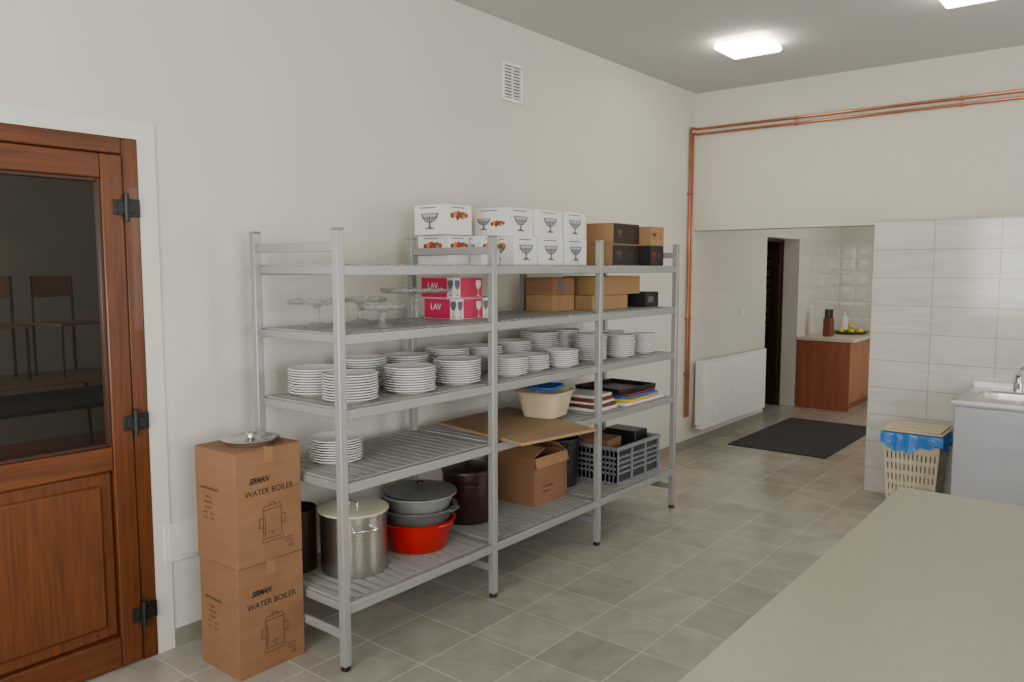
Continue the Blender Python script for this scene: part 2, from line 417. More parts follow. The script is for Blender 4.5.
# ---------------- white dessert-glass boxes
def cup2d(b,c,s,m1=m_gray,m2=m_lgray,fill=False):
    x,y=c
    b.poly([(x-.62*s,y+.40*s),(x+.62*s,y+.40*s),(x+.52*s,y+.16*s),(x+.28*s,y-.04*s),(x,y-.10*s),(x-.28*s,y-.04*s),(x-.52*s,y+.16*s)],m1)
    if fill:
        for k,(dx,mm) in enumerate(((-.4,m_orange),(-.15,m_brownpr),(.12,m_redp),(.38,m_orange),(.25,m_green))): b.disc((x+dx*s,y+(.34+.05*(k%2))*s),.14*s,mm,z=.0003+.0001*k)
    else: b.poly([(x-.52*s,y+.36*s),(x+.52*s,y+.36*s),(x+.42*s,y+.22*s),(x-.42*s,y+.22*s)],m2,.0004)
    for k in (-.3,-.1,.1,.3): b.stroke([(x+k*1.1*s,y+.2*s),(x+k*.6*s,y-.02*s)],.05*s,m2,.0005)
    b.poly([(x-.07*s,y-.08*s),(x+.07*s,y-.08*s),(x+.07*s,y-.30*s),(x-.07*s,y-.30*s)],m1)
    b.poly([(x-.1*s,y-.28*s),(x+.1*s,y-.28*s),(x+.38*s,y-.40*s),(x-.38*s,y-.40*s)],m1)
def fruit2d(b,c,s):
    for k,(dx,dy,r,m) in enumerate(((-.9,.0,.26,m_brownpr),(-.5,.1,.28,m_orange),(-.1,.2,.25,m_redp),(.3,.05,.3,m_brownpr),(.6,.2,.2,m_green),(-.2,-.15,.25,m_brownpr),(.55,-.1,.2,m_orange),(.95,.05,.22,m_redp))):
        b.disc((c[0]+dx*s,c[1]+dy*s),r*s,m,z=.0001*k)
def wbox(loc,W,D,h,kx,ky,label,rz=0):
    c=thing('dessert_glass_box',label,'box',loc,(0,0,rz),group='white glassware boxes on the top shelf')
    b=MB();b.box(-W/2,W/2,-D/2,D/2,0,h,m_whitebox);b.obj('box_body',c,bev=.0025)
    for face,wd,off,k in ((FX,D,(W/2+.001,0,h/2),kx),(FY,W,(0,-D/2-.001,h/2),ky)):
        b=MB()
        if k=='cup': cup2d(b,(0,-.008),h*.66)
        elif k=='cup2': cup2d(b,(0,-.008),h*.66,fill=True)
        elif k=='fruit': fruit2d(b,(0,.02),h*.38)
        elif k=='mix': cup2d(b,(-wd*.22,-.01),h*.5);fruit2d(b,(wd*.2,-.01),h*.28)
        b.stroke([(-wd*.3,h*.40),(wd*.2,h*.40)],.005,m_gray)
        b.obj('printed_picture',c,off,face,flat=True,recalc=False)
    return c
E=.0008
z1=LV[4]+E;hb=.152
wbox((.32,3.045,z1),.22,.165,hb,'fruit','fruit','white glassware box printed with colourful fruit desserts')
wbox((.40,3.205,z1),.22,.145,hb,'fruit','cup','white glassware box with fruit print beside another')
wbox((.49,3.385,z1),.23,.205,hb,'cup','cup2','white carton printed with footed dessert cup, bottom of stack')
wbox((.49,3.615,z1),.23,.24,hb,'cup','cup','white carton printed with footed dessert cup, bottom of stack')
wbox((.49,3.86,z1),.23,.23,hb,'cup','cup','white carton printed with footed dessert cup, bottom of stack')
z2=z1+hb+.001
wbox((.36,3.0,z2),.22,.20,hb,'fruit','cup','white glassware box stacked on fruit printed boxes',0.02)
wbox((.46,3.375,z2),.23,.225,hb,'cup','mix','upper white glassware box with fruit and cup pictures',.02)
wbox((.48,3.62,z2),.23,.24,hb,'cup','cup','upper white carton printed with footed dessert cup',-.01)
wbox((.48,3.865,z2),.23,.22,hb,'cup','cup','upper white carton printed with footed dessert cup')
def dbox(loc,W,D,h,label,rz=0,front=m_darkbox,body=m_kraft,icon=True,name='dark_print_carton',grp=None):
    c=thing(name,label,'box',loc,(0,0,rz),group=grp)
    b=MB();b.box(-W/2,W/2,-D/2,D/2,0,h,body);b.obj('box_body',c,bev=.0025)
    if front:
        b=MB();b.box(W/2,W/2+.001,-D/2+.003,D/2-.003,.004,h-.004,front)
        b.obj('printed_front',c)
    if icon:
        b=MB();cup2d(b,(-D*.26,0),h*.42,m_brownpr,m_brownpr)
        for i in range(3): b.stroke([(D*.05,h*.15-i*.018),(D*.3,h*.15-i*.018)],.003,m_brownpr)
        b.obj('printed_picture',c,(W/2+.002,0,h/2),FX,flat=True,recalc=False)
    return c
g='dark printed cartons on the top shelf'
dbox((.48,4.475,z1),.20,.34,.134,'kraft carton with black printed front, lower of stack',grp=g)
dbox((.48,4.475,z1+.1355),.20,.33,.134,'kraft carton with black printed front, upper of stack',.01,grp=g)
dbox((.56,4.745,z1),.2,.175,.13,'small black printed carton below brown carton',grp=g,body=m_darkbox)
dbox((.56,4.745,z1+.1315),.2,.175,.125,'small brown kraft carton on black carton',grp=g,front=m_kraft)
# ---------------- second shelf
z=LV[3]+E
def goblet2d(b,x,y,s,m):
    b.poly([(x-.016*s,y+.035*s),(x+.016*s,y+.035*s),(x+.018*s,y+.015*s),(x+.010*s,y-.002*s),(x,y-.008*s),(x-.010*s,y-.002*s),(x-.018*s,y+.015*s)],m);b.stroke([(x,y-.005*s),(x,y-.035*s)],.003*s,m);b.stroke([(x-.012*s,y-.036*s),(x+.012*s,y-.036*s)],.003*s,m)
def pbox(loc,W,D,h,label,word=True):
    c=thing('wine_glass_box',label,'box',loc,group='magenta and white wine glass boxes')
    b=MB();b.box(-W/2,W/2,-D/2,D/2,0,h,m_whitebox);b.obj('box_body',c,bev=.002)
    b=MB();b.box(W/2,W/2+.0008,-D/2+.05,D/2-.002,.003,h-.003,m_pink);b.box(-W/2+.003,W/2-.045,-D/2-.0008,-D/2,.003,h-.003,m_pink);b.box(-W/2+.003,W/2-.003,-D/2+.003,D/2-.003,h,h+.0008,m_pink);b.obj('printed_panel',c)
    if word: text('LAV',.042,m_whitebox,c,(-.03,-D/2-.0015,h*.58),FY,bold=.0006)
    b=MB();goblet2d(b,W/2-.022,0,1.1,m_gray);b.obj('printed_picture',c,(0,-D/2-.0015,h/2),FY,flat=True,recalc=False)
    b=MB();goblet2d(b,-D/2+.025,0,1.1,m_gray);b.obj('printed_picture',c,(W/2+.0015,0,h/2),FX,flat=True,recalc=False)
    b=MB();goblet2d(b,D/2-.035,-.002,1.1,m_whitebox);b.obj('printed_picture',c,(W/2+.0015,0,h/2),FX,flat=True,recalc=False)
pbox((.42,3.01,z),.23,.2,.105,'magenta and white wine glass box, lower of stack')
pbox((.40,3.02,z+.1068),.23,.22,.105,'magenta and white wine glass box, upper of stack')
pbox((.42,3.175,z),.22,.125,.105,'small magenta and white wine glass box beside stack',False)
g='plain kraft cartons on the second shelf'
def kb(loc,W,D,h,label,rz=0,body=m_kraft): 
    c=thing('kraft_carton',label,'box',loc,(0,0,rz),group=g)
    b=MB();b.box(-W/2,W/2,-D/2,D/2,0,h-.003,body);b.box(-W/2,W/2,-D/2,-.0008,h-.003,h,body);b.box(-W/2,W/2,.0008,D/2,h-.003,h,body);b.obj('box_body',c,bev=.002)
    b=MB();b.box(W/2,W/2+.0007,-D*.3,D*.1,h*.3,h*.7,m_card2 if body is m_kraft else m_gray);b.obj('paper_label',c)
kb((.40,3.89,z),.2,.22,.10,'brown kraft carton under another carton')
kb((.40,3.89,z+.101),.2,.23,.10,'brown kraft carton stacked on another',.02,m_card)
kb((.47,4.25,z),.27,.42,.092,'long flat kraft carton under a second one')
kb((.485,4.34,z+.093),.27,.50,.115,'long kraft carton stacked on top')
kb((.54,4.74,z),.18,.175,.10,'small black carton beside long kraft cartons',body=m_darkbox)
def stand(loc,r,h,label):
    c=thing('cake_stand',label,'cake stand',loc,group='glass cake stands on the second shelf')
    b=MB();b.lathe([(0,0),(r*.45,0),(r*.46,.004),(r*.3,.012),(.014,.022),(.011,h*.5),(.016,h*.6),(.012,h*.75),(.03,h-.012),(0,h-.010)],m_glass,seg=32);b.obj('pedestal',c)
    b=MB();b.lathe([(0,h-.010),(r*.5,h-.010),(r*.93,h-.006),(r,h+.003),(r*.99,h+.012),(r*.93,h+.0),(r*.5,h-.004),(0,h-.004)],m_glass,seg=64)
    for vv in b.bm.verts:
        q=math.hypot(vv.co.x,vv.co.y)
        if q>r*.9:
            a=math.atan2(vv.co.y,vv.co.x);vv.co.z+=.003*math.cos(16*a)
    b.obj('plate',c)
for l,r_,h_,tx in (((.37,2.18,z),.13,.11,'clear glass cake stand with wide flat plate'),((.33,2.46,z),.13,.11,'clear glass cake stand with wide flat plate'),
    ((.49,2.67,z),.17,.15,'large tall clear glass cake stand'),((.60,2.36,z),.11,.085,'small low clear glass cake stand')):
    stand(l,r_,h_,tx)
# ---------------- plates
def plate_mesh(r):
    b=MB();b.lathe([(0,.002),(r*.55,.002),(r*.58,0),(r*.62,0),(r*.66,.004),(r*.9,.012),(r,.0165),(r*1.0,.0205),(r*.9,.0155),(r*.66,.008),(r*.6,.0055),(0,.0055)],m_porc,seg=60)
    for vv in b.bm.verts:
        q=math.hypot(vv.co.x,vv.co.y)
        if q>r*.87:
            a=math.atan2(vv.co.y,vv.co.x);k=1+.018*math.cos(15*a);vv.co.x*=k;vv.co.y*=k
    o=b.obj('plate_source');me=o.data;bpy.data.objects.remove(o);return me
P={'L':plate_mesh(.117),'S':plate_mesh(.098)}
def stack(x,y,z,n,key,grp,step=.0112):
    for i in range(n):
        o=bpy.data.objects.new('dinner_plate' if key=='L' else 'side_plate',P[key]);COL.objects.link(o)
        o.location=(x+random.uniform(-.002,.002),y+random.uniform(-.002,.002),z+i*step);o.rotation_euler=(0,0,random.random()*3)
        tag(o,'round white porcelain %s stacked on the shelf'%('dinner plate' if key=='L' else 'side plate'),'plate',grp)
G='white plates stacked on the middle shelf'
z=LV[2]+.0005
for x,y,n,k in ((.335,2.19,10,'L'),(.60,2.17,10,'L'),(.335,2.46,12,'L'),(.62,2.50,10,'L'),(.60,2.84,10,'L'),(.335,2.74,11,'L'),(.335,3.05,12,'L'),
    (.335,3.33,11,'L'),(.62,3.22,8,'S'),(.58,3.47,7,'S'),(.62,3.70,8,'S'),(.335,3.60,12,'L'),(.335,3.87,15,'L'),(.345,4.12,15,'S'),(.59,4.05,14,'S'),(.62,4.34,12,'S'),(.61,4.64,11,'S'),(.345,4.42,11,'S'),(.345,4.68,11,'S')):
    stack(x,y,z,n,k,G)
stack(.42,2.23,LV[1]+.0005,9,'L','plates on the fourth shelf')
# ---------------- fourth shelf
z=LV[1]
b=MB();pts=[(.22,3.10),(.90,2.975),(.99,3.50),(.21,3.73)]
T=z+.001
lo=[b.bm.verts.new((x,y,T)) for x,y in pts];hi=[b.bm.verts.new((x,y,T+.016)) for x,y in pts]
b.F(lo,m_sheet);b.F(hi,m_sheet)
for i in range(4): b.F([lo[i],lo[(i+1)%4],hi[(i+1)%4],hi[i]],m_sheet)
tag(b.obj('cardboard_sheet',bev=.002),'folded flat brown cardboard sheet overhanging shelf edge','cardboard sheet')
T2=T+.0165
def squarish(b,n=4.0,sx=1,sy=1):
    for vv in b.bm.verts:
        a=math.atan2(vv.co.y,vv.co.x);e=(abs(math.cos(a))**n+abs(math.sin(a))**n)**(-1/n)
        vv.co.x*=e*sx;vv.co.y*=e*sy
c=thing('plastic_basin','cream rounded-rectangular plastic basin resting on cardboard sheet','basin',(.55,3.64,T2),(0,0,.15))
b=MB();b.lathe([(0,.003),(.10,.003),(.105,0),(.11,.004),(.142,.135),(.154,.140),(.156,.147),(.150,.15),(.138,.144),(.105,.010),(0,.008)],m_basin,seg=64);squarish(b,4,.95,1.05);b.obj('basin_body',c)
c=thing('blue_lid','blue plastic container lid lying across the cream basin','lid',(.52,3.69,T2+.1505),(0,0,.3))
b=MB();b.lathe([(0,0),(.10,.0),(.105,.004),(.105,.016),(.098,.018),(.092,.012),(0,.012)],m_blue,seg=64);squarish(b,6,.75,1.1);b.obj('lid_disc',c)
def board(loc,W,D,h,m,label,rz=0,cat='cutting board',name='cutting_board',grp='boards and trays on the fourth shelf'):
    b=MB();b.box(-W/2,W/2,-D/2,D/2,0,h,m);o=b.obj(name,None,loc,(0,0,rz),bev=min(.006,h*.4),seg=3);return tag(o,label,cat,grp)
m_brd=M('brown_board',(110,52,30),.5);m_whb=M('white_board',(220,219,215),.4)
zz=z+.001
for i,(W,D,h,m,tx,rz) in enumerate(((.36,.26,.02,m_whb,'white plastic cutting board at bottom of pile',.05),(.34,.25,.018,m_brd,'brown wooden board in the pile',-.06),(.33,.24,.016,m_whb,'white plastic board in the pile',.1),(.3,.24,.02,m_brd,'brown wooden board in the pile',0),(.3,.22,.018,m_whb,'white board on top of pile',.08))):
    board((.52,4.07,zz),W,D,h,m,tx,rz);zz+=h+.0006
zz=z+.001
for i,(W,D,h,m,tx,rz) in enumerate(((.42,.5,.018,m_whb,'large white plastic cutting board under others',.0),(.40,.44,.016,m_yellow,'yellow plastic cutting board in the pile',.12),(.36,.40,.016,m_blue,'blue cutting board in the pile',-.1),(.36,.38,.016,m_brd,'brown board in the pile',.05))):
    board((.52,4.50,zz),W,D,h,m,tx,rz);zz+=h+.0006
c=thing('serving_tray','black plastic tray resting on pile of boards','tray',(.5,4.5,zz),(0,0,-.05))
b=MB();b.box(-.17,.17,-.2,.2,0,.004,m_black2);b.obj('tray_base',c)
b=MB()
for q in ((-.18,-.17,-.21,.21),(.17,.18,-.21,.21),(-.17,.17,-.21,-.2),(-.17,.17,.2,.21)): b.box(*q,0,.028,m_black2)
b.obj('tray_rim',c,bev=.003)
# ---------------- bottom shelf
z=LV[0]+.0005
def handle_pts(r,zc,ang,w=.05,out=.035):
    c,s=math.cos(ang),math.sin(ang)
    L=[(r-.004,-w),(r+out*.8,-w),(r+out,-w*.7),(r+out,w*.7),(r+out*.8,w),(r-.004,w)]
    return [(a*c-t*s,a*s+t*c,zc) for a,t in L]
p=thing('stock_pot','tall stainless steel stock pot with rim handles and pale lid','pot',(.46,2.29,z))
b=MB();b.lathe([(0,0),(.145,0),(.15,.006),(.15,.265),(.156,.268),(.156,.275),(.147,.275),(.147,.01),(0,.008)],m_steelb,seg=48);b.obj('pot_body',p)
for a in (-.4,math.pi-.4):
    b=MB();b.tube(handle_pts(.15,.225,a),.006,m_steel);b.obj('handle',p)
b=MB();b.lathe([(.157,.2755),(.160,.278),(.160,.284),(.15,.287),(.10,.290),(0,.292),(0,.2765),(.15,.2765),(.157,.2755)],m_cream,seg=48);b.obj('lid',p)
b=MB();b.tube([(-.03,0,.290),(-.03,0,.310),(.03,0,.310),(.03,0,.290)],.005,m_steel);b.obj('lid_handle',p)
p=thing('cooking_pot','dark steel pot partly hidden behind stock pot','pot',(.262,2.125,z))
b=MB();b.lathe([(0,0),(.085,0),(.087,.006),(.087,.28),(.091,.283),(.086,.286),(.083,.01),(0,.008)],m_brownp,seg=36);b.obj('pot_body',p)
for a in (R90+.4,R90+.4+math.pi):
    b=MB();b.tube(handle_pts(.086,.24,a,.02,.012),.004,m_blk);b.obj('handle',p)
p=thing('red_basin','wide open red plastic basin holding nested grey bowls','basin',(.47,2.68,z))
b=MB();b.lathe([(0,.004),(.135,.004),(.14,0),(.146,.006),(.178,.135),(.193,.14),(.195,.147),(.188,.151),(.174,.143),(.140,.012),(0,.009)],m_red,seg=48)
for a in (0,math.pi):
    b.tube(handle_pts(.190,.143,a,.045,.012),.006,m_red)
b.obj('basin_body',p)
pan=[(0,0),(.115,0),(.12,.004),(.160,.12),(.180,.172),(.195,.175),(.195,.182),(.177,.180),(.156,.122),(.115,.009),(0,.006)]
p=thing('grey_bowl','wide dark grey enamel pan nested in the red basin','bowl',(.46,2.70,z+.022))
b=MB();b.lathe(pan,m_grayp,seg=48)
for a in (.3,math.pi+.3): b.tube(handle_pts(.19,.178,a,.04,.018),.006,m_grayp)
b.obj('bowl_body',p)
p=thing('grey_bowl','wide grey enamel pan stacked inside the dark pan','bowl',(.455,2.71,z+.022+.062))
b=MB();b.lathe([(r*.97,h) for r,h in pan],m_grayi,seg=48);b.obj('bowl_body',p)
p=thing('pot_lid','flat grey enamel lid resting on stacked pans','lid',(.455,2.72,z+.022+.062+.1825))
b=MB();b.lathe([(.178,0),(.180,.004),(.15,.012),(.06,.022),(0,.024),(0,.020),(.06,.018),(.15,.008),(.178,0)],m_grayp,seg=48);b.lathe([(0,.022),(.012,.022),(.011,.034),(.022,.038),(.02,.044),(0,.045)],m_blk,seg=20);b.obj('lid_disc',p)
p=thing('brown_pot','tall dark brown enamel pot with lid between pots and carton','pot',(.38,3.16,z))
b=MB();b.lathe([(0,0),(.135,0),(.14,.008),(.14,.27),(.146,.273),(.145,.28),(.135,.28),(.135,.01),(0,.008)],m_brownp,seg=44);b.obj('pot_body',p)
b=MB();b.lathe([(.143,.2805),(.143,.286),(.12,.295),(.06,.305),(0,.308),(0,.282),(.13,.2805)],m_brownp,seg=44);b.lathe([(.01,.305),(.01,.318),(.022,.322),(.02,.328),(0,.33)],m_blk,seg=16);b.obj('lid',p)
for a in (-.8,math.pi-.8):
    b=MB();b.tube(handle_pts(.14,.22,a),.006,m_brownp);b.obj('handle',p)
p=thing('open_carton','open brown cardboard carton with folded flaps on bottom shelf','cardboard box',(.41,3.70,z),(0,0,.0))
W,D,h=.28,.33,.28;t=.005
b=MB()
b.box(-W/2,W/2,-D/2,D/2,0,t,m_card);b.box(-W/2,-W/2+t,-D/2,D/2,t,h,m_card);b.box(W/2-t,W/2,-D/2,D/2,t,h,m_card);b.box(-W/2+t,W/2-t,-D/2,-D/2+t,t,h,m_card);b.box(-W/2+t,W/2-t,D/2-t,D/2,t,h,m_card)
b.obj('carton_body',p)
def flap(hx,hy,ang,ln,wd,dx):
    b=MB()
    if dx: b.box(-.002,.002,-wd/2,wd/2,0,ln,m_card2);b.obj('flap',p,(hx,hy,h),(0,ang,0))
    else: b.box(-wd/2,wd/2,-.002,.002,0,ln,m_card2);b.obj('flap',p,(hx,hy,h),(ang,0,0))
flap(W/2+.001,0,2.9,.06,D-.01,True);flap(-W/2+.003,0,.5,.10,D-.01,True);flap(0,-D/2+.003,-1.2,.12,W-.02,False);flap(0,D/2-.003,1.0,.10,W-.02,False)
b=MB();b.stroke([(-.10,.0),(.0,.0)],.006,m_ink);b.stroke([(-.10,-.03),(-.03,-.03)],.006,m_ink);b.obj('printed_lines',p,(W/2+.001,.02,.1),FX,flat=True,recalc=False)
p=thing('black_bucket','black plastic bucket between carton and crate','bucket',(.38,4.04,z))
b=MB();b.lathe([(0,0),(.095,0),(.10,.005),(.12,.29),(.128,.293),(.127,.305),(.116,.305),(.096,.01),(0,.008)],m_black2,seg=40);b.obj('bucket_body',p)
b=MB();b.tube([(.122*math.cos(a),.122*math.sin(a),.27) for a in [math.pi*i/14-1.57 for i in range(15)]],.004,m_blk);b.obj('handle',p)
p=thing('plastic_crate','grey ventilated plastic crate holding cardboard and trays','crate',(.49,4.50,z))
W,D,h=.38,.54,.23
b=MB();b.box(-W/2,W/2,-D/2,D/2,0,.012,m_crate)
bands=((.012,.06),(.074,.094),(.108,.128),(.142,.162),(.176,h))
for sx in (-1,1):
    x0=sx*W/2;xa,xb=min(x0,x0-sx*.008),max(x0,x0-sx*.008)
    for i in range(19):
        y=-D/2+i*(D-.021)/18;b.box(xa,xb,y,y+.021,.012,h,m_crate)
    for z0,z1_ in bands: b.box(xa,xb,-D/2,D/2,z0,z1_,m_crate)
    for i in range(4):
        y=-D/2+i*(D-.014)/3;b.box(min(x0,x0+sx*.008),max(x0,x0+sx*.008),y,y+.014,.0,h,m_crate)
for sy in (-1,1):
    y0=sy*D/2;ya,yb=min(y0,y0-sy*.008),max(y0,y0-sy*.008)
    for i in range(13):
        x=-W/2+i*(W-.021)/12;b.box(x,x+.021,ya,yb,.012,h,m_crate)
    for z0,z1_ in bands: b.box(-W/2,W/2,ya,yb,z0,z1_,m_crate)
b.obj('crate_body',p)
b=MB()
for q in ((-W/2-.01,-W/2+.01,-D/2-.01,D/2+.01),(W/2-.01,W/2+.01,-D/2-.01,D/2+.01),(-W/2,W/2,-D/2-.01,-D/2+.01),(-W/2,W/2,D/2-.01,D/2+.01)): b.box(*q,h-.014,h+.010,m_crate)
b.obj('crate_rim',p,bev=.003)
b=MB();b.box(-.14,.1,-.2,.0,0,.25,m_card);tag(b.obj('brown_folder_box',None,(.46,4.47,z+.0125),(0,0,.1),bev=.003),'brown cardboard file box inside the grey crate','box')
board((.50,4.64,z+.0125),.24,.16,.27,m_black2,'dark container inside the grey crate',0,'container','dark_container',None)

# ---------------- big worktop table
p=thing('work_table','large plain grey-beige laminate work table','table',(3.345,1.45,0))
b=MB();b.box(-.785,.785,-1.66,1.66,.815,.85,m_worktop);b.obj('table_top',p,bev=.003)
b=MB()
for q in ((-.7,.7,-1.58,-1.55),(-.7,.7,1.55,1.58),(-.7,-.67,-1.55,1.55),(.67,.7,-1.55,1.55)): b.box(*q,.74,.815,m_edge)
b.obj('apron',p)
for x in (-.68,.68):
    for y in (-1.56,1.56):
        b=MB();b.box(x-.025,x+.025,y-.025,y+.025,0,.74,m_metal);b.obj('leg',p,bev=.003)
# ---------------- sink unit
p=thing('sink_cabinet','grey cabinet with stainless steel sink top against tiled wall','sink',(2.34,5.38,0))
W,D=1.0,.76
b=MB();b.box(0.01,W-.01,.02,D,.08,.70,m_sinkbody);b.box(.03,W-.03,.06,D-.02,0,.08,m_blk)
b.box(0.01,W-.01,.02,.04,.70,.832,m_sinkbody);b.box(0.01,W-.01,D-.02,D,.70,.832,m_sinkbody);b.box(0.01,.03,.04,D-.02,.70,.832,m_sinkbody);b.box(W-.03,W-.01,.04,D-.02,.70,.832,m_sinkbody)
b.obj('body',p,bev=.003)
for i in (0,1):
    b=MB();b.box(.015+i*.487,.495+i*.487,.0,.018,.09,.815,m_sinkbody);dd=b.obj('door',p,bev=.003)
    b=MB();x=.44 if i==0 else .55
    b.tube([(x,0,.58),(x,-.025,.58),(x,-.025,.70),(x,0,.70)],.005,m_chrome);b.obj('handle',dd)
b=MB();cx,cy=.27,.40
n=48;inn=[];out=[]
for i in range(n):
    a=2*math.pi*i/n;c_,s_=math.cos(a),math.sin(a)
    e=(abs(c_)**5+abs(s_)**5)**(-1/5)
    inn.append((cx+.19*c_*e,cy+.20*s_*e))
    k=[]
    if c_>1e-6: k.append((W-cx)/c_)
    if c_<-1e-6: k.append((0-cx)/c_)
    if s_>1e-6: k.append((D-cy)/s_)
    if s_<-1e-6: k.append((0-cy)/s_)
    k=min(k);out.append((cx+k*c_,cy+k*s_))
vi=[b.bm.verts.new((x,y,.85)) for x,y in inn];vo=[b.bm.verts.new((x,y,.85)) for x,y in out]
vm=[b.bm.verts.new((cx+(x-cx)*.97,cy+(y-cy)*.97,.835)) for x,y in inn]
vb=[b.bm.verts.new((cx+(x-cx)*.90,cy+(y-cy)*.90,.73)) for x,y in inn]
vc=[b.bm.verts.new((cx+(x-cx)*.78,cy+(y-cy)*.78,.715)) for x,y in inn]
for A,B in ((vo,vi),(vi,vm),(vm,vb),(vb,vc)):
    for i in range(n): b.F([A[i],A[(i+1)%n],B[(i+1)%n],B[i]],m_sinks)
b.F(vc,m_sinks)
b.box(0,W,-.004,0,.832,.853,m_sinks);b.box(-.004,0,-.004,D,.832,.853,m_sinks);b.box(W,W+.004,-.004,D,.832,.853,m_sinks)
b.box(0,W,D-.012,D,.85,.885,m_sinks)
b.obj('sink_top',p,flat=True)
b=MB();b.cyl((cx,cy,.715),(cx,cy,.719),.04,m_chrome,24);b.obj('drain',p)
b=MB();fx,fy=.26,.70
b.cyl((fx,fy,.85),(fx,fy,.90),.026,m_chrome,20);b.cyl((fx,fy,.90),(fx,fy,.96),.02,m_chrome,16)
b.tube([(fx,fy,.93),(fx,fy-.03,.97),(fx+.01,fy-.10,.995),(fx+.02,fy-.18,.99),(fx+.02,fy-.20,.965)],.011,m_chrome,10)
b.tube([(fx,fy,.955),(fx,fy,.985),(fx+.02,fy-.02,1.0),(fx+.06,fy-.05,1.035)],.009,m_chrome);b.obj('tap',p)
# ---------------- laundry basket
p=thing('laundry_basket','cream slatted plastic laundry basket with lid and blue bag liner','basket',(2.04,5.94,0))
h=.53
def ring(b,z0,z1,w0,d0,w1,d1,t,m):
    for sx in (-1,1):
        vs=[]
        for (zz,w,dd) in ((z0,w0,d0),(z1,w1,d1)):
            vs.append([(sx*w,-dd,zz),(sx*w,dd,zz),(sx*(w-t),dd-t,zz),(sx*(w-t),-dd+t,zz)])
        lo=[b.bm.verts.new(v) for v in vs[0]];hi=[b.bm.verts.new(v) for v in vs[1]]
        b.F(lo,m);b.F(hi,m)
        for i in range(4): b.F([lo[i],lo[(i+1)%4],hi[(i+1)%4],hi[i]],m)
    for sy in (-1,1):
        vs=[]
        for (zz,w,dd) in ((z0,w0,d0),(z1,w1,d1)):
            vs.append([(-w,sy*dd,zz),(w,sy*dd,zz),(w-t,sy*(dd-t),zz),(-w+t,sy*(dd-t),zz)])
        lo=[b.bm.verts.new(v) for v in vs[0]];hi=[b.bm.verts.new(v) for v in vs[1]]
        b.F(lo,m);b.F(hi,m)
        for i in range(4): b.F([lo[i],lo[(i+1)%4],hi[(i+1)%4],hi[i]],m)
def wd(zz): k=zz/h;return .145+.035*k,.125+.03*k
b=MB()
b.box(-.14,.14,-.12,.12,0,.008,m_tan)
for z0,z1_ in ((0,.05),(.095,.125),(.17,.20),(.245,.275),(.32,.35),(.395,h)):
    a=wd(z0);c2=wd(z1_);ring(b,z0,z1_,a[0],a[1],c2[0],c2[1],.006,m_tan)
def strip(p0,p1,hw,ax,m):
    q=[]
    for pz in (p0,p1):
        for u_ in (-1,1):
            for t_ in (-1,1):
                o_=[pz[0],pz[1],pz[2]];o_[ax]+=u_*hw;o_[1-ax]+=t_*.0025;q.append(b.bm.verts.new(o_))
    for f in ((0,1,3,2),(4,5,7,6),(0,1,5,4),(2,3,7,6),(0,2,6,4),(1,3,7,5)): b.F([q[i] for i in f],m)
for i in range(13):
    k=-1+2*i/12
    for sy in (-1,1):
        a=wd(.03);c2=wd(.43);strip((k*(a[0]-.009),sy*(a[1]-.003),.03),(k*(c2[0]-.009),sy*(c2[1]-.003),.43),.0092,0,m_tan)
for i in range(11):
    k=-1+2*i/10
    for sx in (-1,1):
        a=wd(.03);c2=wd(.43);strip((sx*(a[0]-.003),k*(a[1]-.009),.03),(sx*(c2[0]-.003),k*(c2[1]-.009),.43),.0092,1,m_tan)
b.obj('basket_body',p)
b=MB();n=48;rows=[]
for zz,e in ((.535,.004),(.528,.012),(.50,.016),(.46,.014),(.43,.02)):
    row=[]
    for i in range(n):
        a=2*math.pi*i/n;w,dd=wd(.5);c_,s_=math.cos(a),math.sin(a)
        k=1/max(abs(c_),abs(s_));wob=.006*math.sin(i*2.7)+.004*math.sin(i*5.1)
        zo=(.03*math.sin(i*.5)+.015*math.sin(i*1.7)) if zz<.44 else 0
        row.append(b.bm.verts.new(((w+e+(wob if zz<.53 else 0))*c_*k,(dd+e+(wob if zz<.53 else 0))*s_*k,zz+zo)))
    rows.append(row)
for A,B in zip(rows,rows[1:]):
    for i in range(n): b.F([A[i],A[(i+1)%n],B[(i+1)%n],B[i]],m_bag)
b.obj('bag_liner',p)
b=MB();b.box(-.195,.195,-.168,.168,.537,.552,m_tanlid);b.box(-.18,.18,-.153,.153,.552,.565,m_tanlid)
b.obj('lid',p,bev=.006)

# ---------------- mat, kitchen
b=MB();b.box(.24,1.13,6.95,8.62,.001,.012,m_mat);tag(b.obj('floor_mat',bev=.003),'dark grey textured rectangular mat lying on tiled floor','mat')
p=thing('base_cabinet','cherry wood kitchen base cabinet with end panel','cabinet',(0.02,9.42,0))
b=MB();b.box(0,.58,0,1.55,.09,.80,m_cherry);b.box(0.02,.54,.02,1.53,0,.09,m_cherry);b.box(0,.6,-.018,0,0,.80,m_cherry);b.obj('body',p,bev=.002)
for i in range(3):
    b=MB();b.box(.58,.598,.004+i*.516,.512+i*.516,.095,.795,m_cherry2);dd=b.obj('door',p,bev=.002)
    b=MB();y=.45+i*.516;b.tube([(.598,y,.62),(.62,y,.62),(.62,y,.72),(.598,y,.72)],.005,m_chrome);b.obj('handle',dd)
b=MB();b.box(.01,.66,9.39,10.985,.802,.84,m_counter);tag(b.obj('kitchen_worktop',bev=.004),'pale beige laminate worktop on the cherry cabinet','worktop')
p=thing('knife_block','dark wooden knife block with black handles on worktop','knife block',(.28,9.70,.8405))
b=MB();b.bx((0,0,.11),(.09,.13,.22),m_brownpr);b.obj('block',p,bev=.006)
